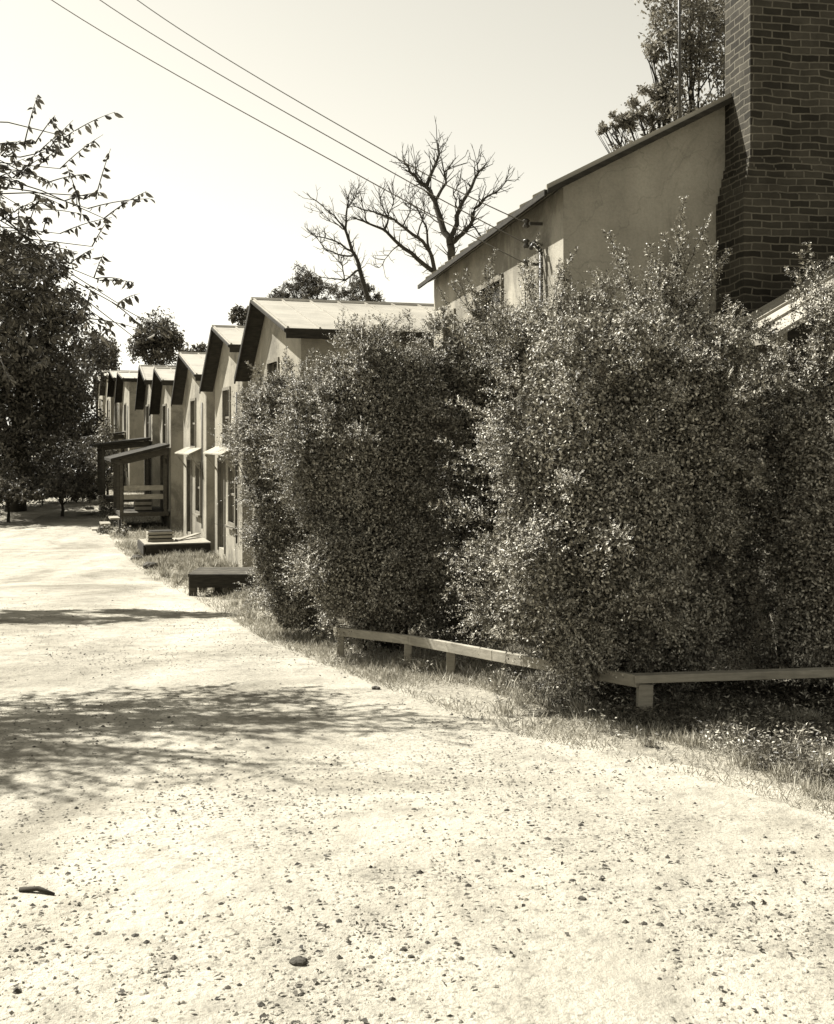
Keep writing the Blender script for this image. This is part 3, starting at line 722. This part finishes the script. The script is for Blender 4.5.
for x in ['x']:
    mb = MB(); ov = .22; ro = .16; th = .05
    def slab1(t0, z0, t1, z1):
        mb.hexa([H1(-ro,t0,z0-th), H1(-ro,t1,z1-th), H1(LEN+.3,t1,z1-th), H1(LEN+.3,t0,z0-th), H1(-ro,t0,z0), H1(-ro,t1,z1), H1(LEN+.3,t1,z1), H1(LEN+.3,t0,z0)])
    slab1(-ov, ZE-PITCH*ov, AP, ZA); slab1(AP+.001, ZA, WID+ov, ZE-PITCH*ov)
    t = 0
    for k in range(14):
        s = -ro+.01+k*.5
        mb.hexa([H1(s,-ov,ZE-PITCH*ov), H1(s,AP,ZA), H1(s+.03,AP,ZA), H1(s+.03,-ov,ZE-PITCH*ov), H1(s,-ov,ZE-PITCH*ov+.035), H1(s,AP,ZA+.035), H1(s+.03,AP,ZA+.035), H1(s+.03,-ov,ZE-PITCH*ov+.035)])
    r1 = mb.build('roof', M['roof'], root)
    mb = MB()
    zb = ZE-PITCH*ov-th
    mb.hexa([H1(-ro,-ov-.03,zb-.03), H1(LEN+.3,-ov-.03,zb-.03), H1(LEN+.3,-ov,zb-.03), H1(-ro,-ov,zb-.03), H1(-ro,-ov-.03,zb+.03), H1(LEN+.3,-ov-.03,zb+.03), H1(LEN+.3,-ov,zb+.03), H1(-ro,-ov,zb+.03)])
    mb.build('fascia', M['wood_dark'], root)
    mb = MB()
    for (t0, z0, t1, z1) in ((-ov, ZE-PITCH*ov, AP, ZA), (AP+.002, ZA, WID+ov, ZE-PITCH*ov)):
        mb.hexa([H1(-ro-.025,t0,z0-th-.025), H1(-ro-.025,t1,z1-th-.025), H1(-ro-.001,t1,z1-th-.025), H1(-ro-.001,t0,z0-th-.025), H1(-ro-.025,t0,z0-.015), H1(-ro-.025,t1,z1-.015), H1(-ro-.001,t1,z1-.015), H1(-ro-.001,t0,z0-.015)])
    mb.build('barge_board', M['wood_dark'], root)
# chimney on the gable end (own object space so the brick pattern follows its faces)
ch = MB(); cw0 = AP-.29; cw1 = AP+1.15; out = .56
def cb(mb, s0, s1, t0, t1, z0, z1, s2=None, t2=None):
    s2 = s0 if s2 is None else s2; t2 = t0 if t2 is None else t2
    f = lambda s, t, z: Vector((t, s, z))
    mb.hexa([f(s0,t0,z0), f(s0,t1,z0), f(s1,t1,z0), f(s1,t0,z0), f(s2,t2,z1), f(s2,t1,z1), f(s1,t1,z1), f(s1,t2,z1)])
zs = ZA-1.25
cb(ch, -out-.06, -.004, cw0-.10, cw1+.14, GB1-.3, zs)
for q in range(4): cb(ch, -out-.048+.012*q, -.004, cw0-.08+.02*q, cw1+.12-.02*q, zs+.0005+q*.088, zs+.088*(q+1))
cb(ch, -out, -.004, cw0, cw1, zs+.3525, ZA+1.9)
cho = ch.build('chimney', M['brick'], root)
ang = math.atan2(E1.y, E1.x)
cho.rotation_euler = (0, 0, ang); cho.location = NC - root.location
# slight corbels
# service bracket: three insulators and pipe on the street wall
ZS = CAMZ
mb = MB(); mb.tube([H1(.62,-.05,GB1+1.2), H1(.62,-.05,ZE-.62)], [.022,.022], 8); mb.tube([H1(.62,-.05,ZE-.62), H1(.60,-.13,ZE-.52), H1(.56,-.18,ZE-.6)], [.022,.022,.026], 8)
mb.build('conduit', M['iron'], root)
INS = []
for k, dz in enumerate((.30, .52, .74)):
    z = ZE-dz; mb = MB(); mb.bar(H1(.74,-.0,z), H1(.74,-.14,z), .03, .03); mb.build('insulator_bracket', M['iron'], root)
    mb = MB(); c = H1(.74,-.18,z); INS.append(c)
    mb.tube([c+Vector((0,0,-.05)), c+Vector((0,0,-.03)), c+Vector((0,0,-.01)), c+Vector((0,0,.01)), c+Vector((0,0,.03)), c+Vector((0,0,.05))], [.02,.042,.024,.024,.042,.018], 10)
    mb.build('insulator', M['ceramic'], root)
mb = MB(); pb = at(680, 112, 12.9); pt = at(679, -60, 12.9); mb.tube([pb-Vector((0,0,.5)), pt], [.018,.016], 8); mb.build('mast_pipe', M['iron'], root)
# lean-to with sloping roof at the right
lz = g(9.6)
lt = thing('lean_to', (3.6, 9.9, lz), 'low lean-to with a bright sloping roof edge and pale side wall, beside the brick chimney', 'shed')
TL = 1.21; S0 = -2.1; S1 = -.01
def LT(t): return CAMZ + .92 + (t-TL)*.56
def lbox(mb, t0, t1, s0, s1, z0, za, zb=None):
    zb = za if zb is None else zb
    za0 = z0 if z0 is not None else za-.05; zb0 = z0 if z0 is not None else zb-.05
    mb.hexa([H1(s0,t0,za0),H1(s0,t1,zb0),H1(s1,t1,zb0),H1(s1,t0,za0),H1(s0,t0,za),H1(s0,t1,zb),H1(s1,t1,zb),H1(s1,t0,za)])
mb = MB(); lbox(mb, TL, TL+.1, S0, S1, lz-.3, LT(TL)-.055, LT(TL+.1)-.055); mb.build('side_wall', M['stucco'], lt)
mb = MB(); lbox(mb, TL+.102, TL+2.2, S0, S0+.1, lz-.3, LT(TL+.102)-.055, LT(TL+2.2)-.055); mb.build('front_wall', M['wood_dark'], lt)
mb = MB(); lbox(mb, TL-.16, TL+2.3, S0-.15, S1-.02, None, LT(TL-.16), LT(TL+2.3))
for k in range(1, 5): lbox(mb, TL-.16, TL+2.3, S0-.15+k*.5, S0-.12+k*.5, None, LT(TL-.16)+.03, LT(TL+2.3)+.03)
mb.build('lean_to_roof', M['roof'], lt)

# ------------------------------------------------------------------ wires
for k, (p1, p2, words) in enumerate((((166,20),(400,160),'highest'), ((130,20),(395,174),'middle'), ((83,20),(380,187),'lowest'))):
    c = INS[k]; A = at(*p1, 13.5); mid = at(p2[0], p2[1], 12.0)
    start = A + (A-mid)*.9 + Vector((0, 0, .35))
    # quadratic through start, mid, insulator
    pts = []
    ctrl = [start, A, mid, c]
    for q in range(3):
        p0 = ctrl[max(q-1, 0)]; pa = ctrl[q]; pbb = ctrl[q+1]; p3 = ctrl[min(q+2, 3)]
        for u in range(12):
            t = u/12
            pts.append(.5*((2*pa)+(pbb-p0)*t+(2*p0-5*pa+4*pbb-p3)*t*t+(3*pa-p0-3*pbb+p3)*t**3))
    pts.append(c)
    mb = MB(); mb.tube(pts, [.0065]*len(pts), 5)
    tag(mb.build('power_line', M['wire']), f'{words} of the three overhead wires crossing the sky to the near house wall', 'wire', 'overhead wires')

# ------------------------------------------------------------------ bare tree
def polytree(name, label, catg, lines, depth_seed, Y, base, r0, mat='bark_grey', twigs=True, zoom=True):
    root = thing(name, base, label, catg)
    rnd = random.Random(depth_seed); mb = MB()
    def conv(p): return (230+.36*p[0], 140+.36*p[1]) if zoom else p
    store = {}
    for (pts, ra, rb) in lines:
        key = pts[0]; y = store.get(key, Y); slope = rnd.uniform(-.9, .9)
        P = []; acc = 0
        for i, p in enumerate(pts):
            q = conv(p)
            if i: acc += math.dist(q, conv(pts[i-1]))/F*Y
            yy = store.get(p, y+slope*acc) if i == 0 else y+slope*acc
            store[p] = yy; P.append(at(q[0], q[1], yy))
        # subdivide with jitter for a gnarled look
        Q = [P[0]]; n = len(P)
        for a, b in zip(P[:-1], P[1:]):
            L = (b-a).length
            for k in (1, 2, 3): 
                Q.append(a.lerp(b, k/3) + (Vector((rnd.gauss(0,1), rnd.gauss(0,1), rnd.gauss(0,1)))*L*.035 if k < 3 else Vector()))
        m = len(Q); rad = [ra+(rb-ra)*(i/(m-1)) for i in range(m)]
        mb.tube(Q, [x*.72 for x in rad], 7)
        if twigs:
            for i in range(2, m):
                for _ in range(4):
                    if rnd.random() < .75:
                        d = (Q[i]-Q[i-1]).normalized(); v = Vector((rnd.gauss(0,1), rnd.gauss(0,1), rnd.gauss(.4,1)))
                        v.normalize(); e = Q[i] + (d*.5+v*.6)*rnd.uniform(.15, .45)
                        e2 = e + (d*.4+v*.3+Vector((rnd.uniform(-.5,.5), rnd.uniform(-.5,.5), rnd.uniform(-.1,.6))))*.3
                        mb.tube([Q[i], e, e2], [max(.008, min(.02, rad[i]*.35)), .008, .004], 5)
                        f = e.lerp(e2, .3); mb.tube([f, f+(v*.5-d*.2+Vector((0,0,.3)))*.22], [.007, .004], 4)
    mb.build('trunk', M[mat], root)
    return root
Yd = 33.0
L1 = [
 ([(617,1400),(617,700),(617,330),(612,290)], .20, .13),
 ([(612,290),(590,240),(570,170),(545,130),(500,90),(480,50)], .13, .03),
 ([(545,130),(565,80),(580,40),(575,5)], .075, .03),
 ([(570,170),(600,120),(595,90),(615,75)], .06, .02),
 ([(545,130),(520,95),(515,70)], .04, .015),
 ([(612,290),(630,210),(660,150),(690,90),(712,66)], .10, .025),
 ([(690,90),(685,62)], .03, .015), ([(635,195),(620,150),(640,120)], .04, .015),
 ([(612,290),(645,262),(670,235),(680,190),(710,160),(740,145),(768,112)], .09, .015),
 ([(670,235),(700,270),(740,280)], .03, .012),
 ([(617,345),(570,370),(520,330),(470,290),(430,250),(380,230),(340,213)], .12, .025),
 ([(570,370),(555,310),(520,270),(480,240),(440,215),(400,200),(350,185)], .09, .02),
 ([(555,310),(545,240),(520,190),(485,165)], .055, .018),
 ([(430,250),(440,205),(455,170),(450,150)], .045, .015), ([(440,215),(420,180),(415,150)], .035, .012),
 ([(520,270),(540,200),(535,160)], .035, .012), ([(470,290),(440,320),(415,355)], .025, .01), ([(590,240),(560,215),(500,190)], .03, .012),
 ([(380,230),(370,190),(355,150)], .03, .01), ([(480,240),(500,200),(495,150)], .03, .01)]
polytree('bare_tree', 'large leafless tree with gnarled spreading branches against the pale sky', 'tree', L1, 3, Yd, Vector(((617*.36+230-CX)/F*Yd, Yd, g(Yd))), .2)
L2 = [
 ([(395,1100),(392,700),(382,440),(360,360),(340,310),(320,250),(325,190),(330,150)], .14, .02),
 ([(340,310),(290,280),(225,263)], .05, .014), ([(320,250),(290,210),(240,168)], .045, .014), ([(340,322),(300,318),(262,300),(230,262)], .04, .01),
 ([(320,250),(300,235),(230,195)], .03, .01), ([(325,190),(345,165),(350,140)], .025, .01), ([(360,360),(318,390),(250,380)], .05, .015), ([(318,390),(312,350),(300,330)], .03, .01)]
polytree('bare_tree', 'slender leafless tree with few limbs rising left of the large bare tree', 'tree', L2, 5, 31.0, Vector(((395*.36+230-CX)/F*31, 31, g(31))), .14)

# ------------------------------------------------------------------ leafy trees
def tree(name, base, clumps, n, leaf, mat, label, trunk_r=.2, wid=.5, droop=0., group=None, hexleaf=False, shell=.5, fork=.35, mk_leaf=None, bark='bark', K=1):
    """clumps: (center Vector, radius Vector)"""
    root = thing(name, base, label, 'tree', group)
    mb = MB(); base = Vector(base)
    cen = sum((c for c, r in clumps), Vector())/len(clumps)
    zt = base.z + (cen.z-base.z)*fork*1.6; topt = Vector((base.x*.6+cen.x*.4, base.y*.6+cen.y*.4, zt))
    m1 = base.lerp(topt, .5)+Vector((.08, .05, 0))*trunk_r*5
    mb.tube([base-Vector((0,0,.2)), base.lerp(m1,.3), m1, topt, topt.lerp(cen,.5)], [trunk_r*1.25, trunk_r, trunk_r*.85, trunk_r*.65, trunk_r*.3], 10)
    PP = []; DD = []
    for c, r in clumps:
        s0 = m1.lerp(topt, random.random()); md = s0.lerp(c, .5)+Vector((0,0,(c-s0).length*.12))
        mb.tube([s0, s0.lerp(md,.5)+Vector(RNG.normal(size=3)*.05*(c-s0).length), md, c], [trunk_r*.4, trunk_r*.3, trunk_r*.2, trunk_r*.08], 7)
        for u in range(7):
            d = Vector(norm(RNG.normal(size=3))); e = c+Vector((d.x*r.x, d.y*r.y, d.z*r.z))*.85
            s1 = md.lerp(c, random.random()); mb.tube([s1, s1.lerp(e,.5)+Vector((0,0,.05)), e], [trunk_r*.1, trunk_r*.06, trunk_r*.025], 5)
    mb.build('trunk', M[bark], root)
    vol = np.array([r.x*r.y+r.x*r.z+r.y*r.z for c, r in clumps]); cnt = (vol/vol.sum()*n).astype(int)
    allp = []
    for (c, r), k in zip(clumps, cnt):
        # sub clumps give holes and an uneven outline
        sub = max(5, int(k/ (60 if K == 1 else 30))); d = norm(RNG.normal(size=(sub, 3)))*(RNG.random((sub, 1))**shell)
        sc = np.array(c)+d*np.array(r); pick = RNG.integers(0, sub, k)
        rr = float(min(r.x, r.z))*.26*(.6+.8*RNG.random(sub))[pick][:, None]
        allp.append(sc[pick]+RNG.normal(size=(k, 3))*rr*.6)
    P = np.concatenate(allp); m = len(P)
    P = P[P[:, 2] > np.interp(P[:, 1], GY, GZ)+.05]; m = len(P)
    D = norm(RNG.normal(size=(m, 3))+np.array([0, 0, -droop])); Nn = norm(RNG.normal(size=(m, 3))+np.array([0, 0, .5]))
    L = leaf*(.6+.7*RNG.random(m))
    leaf_mesh('crown', P, D, Nn, L, L*wid, M[mat], root, hexleaf)
    return root
def C(px, py, Y, rpx, rz=None, ry=None):
    rx = rpx/F*Y; rz = (rz or rpx)/F*Y
    return (at(px, py, Y), Vector((rx, ry or rx, rz)))
def bs(px, Y): return Vector(((px-CX)/F*Y, Y, g(Y)))
TF = 'leafy trees beyond the lane'
tree('leafy_tree', bs(15, 42), [C(20,305,42,40,36),C(60,320,42,28,40),C(-20,360,42,50,60),C(30,380,42,50,50),C(62,400,43,32,45),C(-30,290,42,50,50),C(10,440,42,50,40),C(40,270,42,30,25)], 46000, .17, 'treeleaf', 'dense dark tree filling the left side beyond the road', .35, group=TF)
tree('leafy_tree', bs(70, 60), [C(70,380,58,30,30),C(92,352,60,22,20),C(60,430,58,36,36),C(85,440,59,24,36),C(40,350,60,30,30)], 18000, .2, 'treeleaf', 'dark tree just left of the farthest houses', .3, group=TF)
tree('leafy_tree', bs(155, 92), [C(156,330,92,18,18),C(140,345,92,14,15),C(172,342,92,13,13),C(156,352,92,22,14)], 7000, .3, 'farleaf', 'round-topped distant tree rising above the farther tin roofs', .3, group=TF)
tree('leafy_tree', bs(98, 88), [C(98,348,88,19,15),C(84,356,88,16,12),C(108,362,88,12,14)], 5000, .3, 'farleaf', 'low distant tree above the last roofs, left of the round-topped one', .3, group=TF)
tree('leafy_tree', bs(243, 70), [C(242,315,70,11,9),C(252,322,70,12,10)], 1600, .22, 'farleaf', 'small treetop peeping up behind the ridge of the third house', .2, group=TF)
tree('leafy_tree', bs(200, 80), [C(198,352,80,12,8),C(214,350,80,10,8)], 1500, .25, 'farleaf', 'little dark treetop between the third and fourth roofs', .2, group=TF)
tree('pine_tree', bs(305, 48), [C(308,275,48,16,12),C(296,288,48,26,10),C(318,290,48,18,12),C(276,296,48,14,7),C(305,305,48,36,12)], 7000, .16, 'farleaf', 'bushy pine behind the wide tin roof, left of the bare trees', .2, wid=.25, group=TF)
tree('pine_tree', bs(362, 50), [C(362,285,50,14,10),C(350,293,50,22,10),C(374,294,50,12,8),C(360,306,50,30,12)], 5000, .16, 'farleaf', 'lower pine top behind the tin roof, under the slender bare tree', .2, wid=.25, group=TF)
tree('leafy_tree', bs(700, 21), [C(700,55,21,48,38),C(740,30,21,50,45),C(665,85,21,26,24),C(640,118,21,32,12),C(612,128,21,14,6),C(690,5,21,50,30),C(760,90,21,40,50),C(668,40,21,22,20),C(700,130,21,60,40),C(745,140,21,40,50),C(650,160,21,40,25),C(652,52,21,18,18),C(655,100,21,24,18),C(628,122,21,26,10),C(605,130,21,12,7)], 27000, .085, 'backleaf', 'pale leafy tree rising behind the roof of the near house', .18, group=TF, shell=.6)
# low growth far left
def shrub(px, py, Y, r, rz, label, n=5000, mat='treeleaf', leaf=.12):
    return tree('shrub', bs(px, Y), [C(px,py,Y,r,rz),C(px-r*.5,py+rz*.4,Y-.5,r*.7,rz*.6),C(px+r*.5,py+rz*.4,Y-.4,r*.7,rz*.6)], n, leaf, mat, label, .06)
for o in (shrub(15,466,44,46,36,'dark undergrowth shrub at the left edge where the road ends',14000), shrub(60,466,46,34,34,'dark shrub under the dense tree in the middle of the road end',13000),
          shrub(92,462,48,18,34,'dark shrub beside the farthest porch at the road end',4000), shrub(-30,480,38,40,40,'dark shrub beyond the left edge under the dense tree',5000)):
    o['category'] = 'shrub'
for o in (shrub(8,486,38,56,15,'low dark bramble patch at the very end of the lane, left edge',7000), shrub(62,487,40,34,13,'low dark bramble patch closing the lane under the trees',6000)):
    o['category'] = 'shrub'
for o in (shrub(107,450,45,11,40,'leafy vine covered shrub left of the covered porches',4200,'privet',.1), shrub(106,508,40,10,12,'low weedy clump on the bank below the farther porch',1500,'privet',.08),
          shrub(121,535,33,11,9,'low weedy clump at the foot of the nearer porch steps',1500,'privet',.07), shrub(133,552,29,10,7,'small weedy clump beside the boulders at the road edge',1000,'privet',.06)):
    o['category'] = 'shrub'

for k, (px, py, Y, r_, w_) in enumerate(((112,520,37,9,'upper weedy tuft on the bank left of the porch steps'),(103,530,34,8,'grassy tuft on the bare bank at the lane edge below the shrubs'),(143,545,30,8,'weedy tuft between the porch and the farther stoop'))):
    o = shrub(px, py, Y, r_, 6, w_, 900, 'privet', .06); o['category'] = 'weeds'
tree('leafy_tree', (-9.6,17.2,g(17.2)), [(Vector((random.uniform(-10,-6.9), random.uniform(16.4,17.3), random.uniform(3.5,4.6))), Vector((.75,.55,.4))) for k in range(9)], 15000, .11, 'treeleaf',
     'leafy tree just beyond the left edge, shading a dark band of the road', .16, group=TF)
# near tree on the left with large drooping leaves (trunk outside the frame)
base = Vector((-7.3, 9.5, g(9.5)))
root = thing('overhanging_tree', base, 'tree with large drooping leaves hanging in from the left edge', 'tree')
mb = MB(); top_ = Vector((-7.0, 9.5, 4.0))
mb.tube([base-Vector((0,0,.2)), base+Vector((.1,0,1.2)), Vector((-7.15,9.5,2.8)), top_], [.19,.15,.11,.05], 10)
LP, LDD = [], []
def limb(a, b, r, ntw, nl, spread=.45, tl=(.3, .7), den=1.0):
    b = Vector(b); a = Vector(a); L = (b-a).length
    pts = []
    for i in range(9):
        t = i/8; p = a.lerp(b, t)+Vector((0,0,math.sin(t*3.1)*L*.07)) + (Vector(RNG.normal(size=3)*L*.014) if 0 < i < 8 else Vector())
        pts.append(p)
    mb.tube(pts, [r*(1-.85*i/8) for i in range(9)], 7)
    for k in range(int(ntw*1.35)):
        t = .35+.65*random.random() if k else 1
        i = min(7, int(t*8)); p = pts[i].lerp(pts[i+1], t*8-i) if i < 8 else b
        d = (b-a).normalized()*(.35 if t < .85 else .8)+Vector(RNG.normal(size=3)*np.array([.55,.55,.5]))+Vector((0,0,.45)); d.normalize()
        l = random.uniform(*tl); q = []
        for u in range(6):
            x = u/5; q.append(p+d*l*x+Vector((0,0,-l*.14*x*x)))
        mb.tube(q, [.006,.005,.0045,.004,.003,.002], 4)
        for u in range(int(nl*1.45)):
            x = random.random()**.7*5; j = min(4, int(x)); LP.append(tuple(q[j].lerp(q[j+1], x-j))); 
            LDD.append(tuple(Vector((RNG.normal()*.6, RNG.normal()*.6, -.75))+d*.4))
T = lambda px, py, Y: at(px, py+20, Y*.91)
for (px, py, Y, tw, nl) in ((70,128,10.2,8,8),(35,125,10.0,8,8),(45,165,10.1,10,8),(88,190,10.2,8,8),(20,160,10.4,12,9),(92,228,10.0,8,8),(100,262,10.0,7,8),(60,215,10.1,9,9),(30,230,10.2,13,10),(146,303,10.0,7,7),(138,322,10.1,4,6),(104,200,10.0,5,7),(66,118,10.2,6,8),(96,178,10,6,8),(118,285,9.9,5,6),
        (50,265,10.3,13,11),(25,285,10.6,18,12),(45,320,10.8,18,12),(75,295,10.6,10,9),(-10,220,11,18,12),(-40,180,11.5,18,12),(-30,280,11.5,20,13),(28,350,11,16,12),(60,150,10.6,10,9),(25,190,10.7,12,9),(70,245,10.5,13,10),(55,290,10.9,18,12),(80,320,11.2,12,10),(40,240,10.9,14,11),(15,320,11,20,12),(90,300,10.8,9,8)):
    limb(top_+Vector((0,0,random.uniform(-1.2,1.0))), T(px,py,Y), .02, tw, nl, tl=(.25,.55))
# the outer crown, beyond the left edge: throws the dappled shade on the road
for k in range(20):
    b_ = Vector((random.uniform(-5.9,-3.7), random.uniform(7.4,9.3), random.uniform(3.4,4.2)))
    limb(top_+Vector((0,0,random.uniform(-.8,.8))), b_, .016, 11, 14, tl=(.4,.9))
mb.build('trunk', M['bark'], root)
P = np.array(LP); D = np.array(LDD); m = len(P)
L = .045+.05*RNG.random(m)
leaf_mesh('crown', P, D, norm(RNG.normal(size=(m, 3))*np.array([1,1,.25])), L, L*.42, M['treeleaf'], root, True)
print('LEAVES', m)
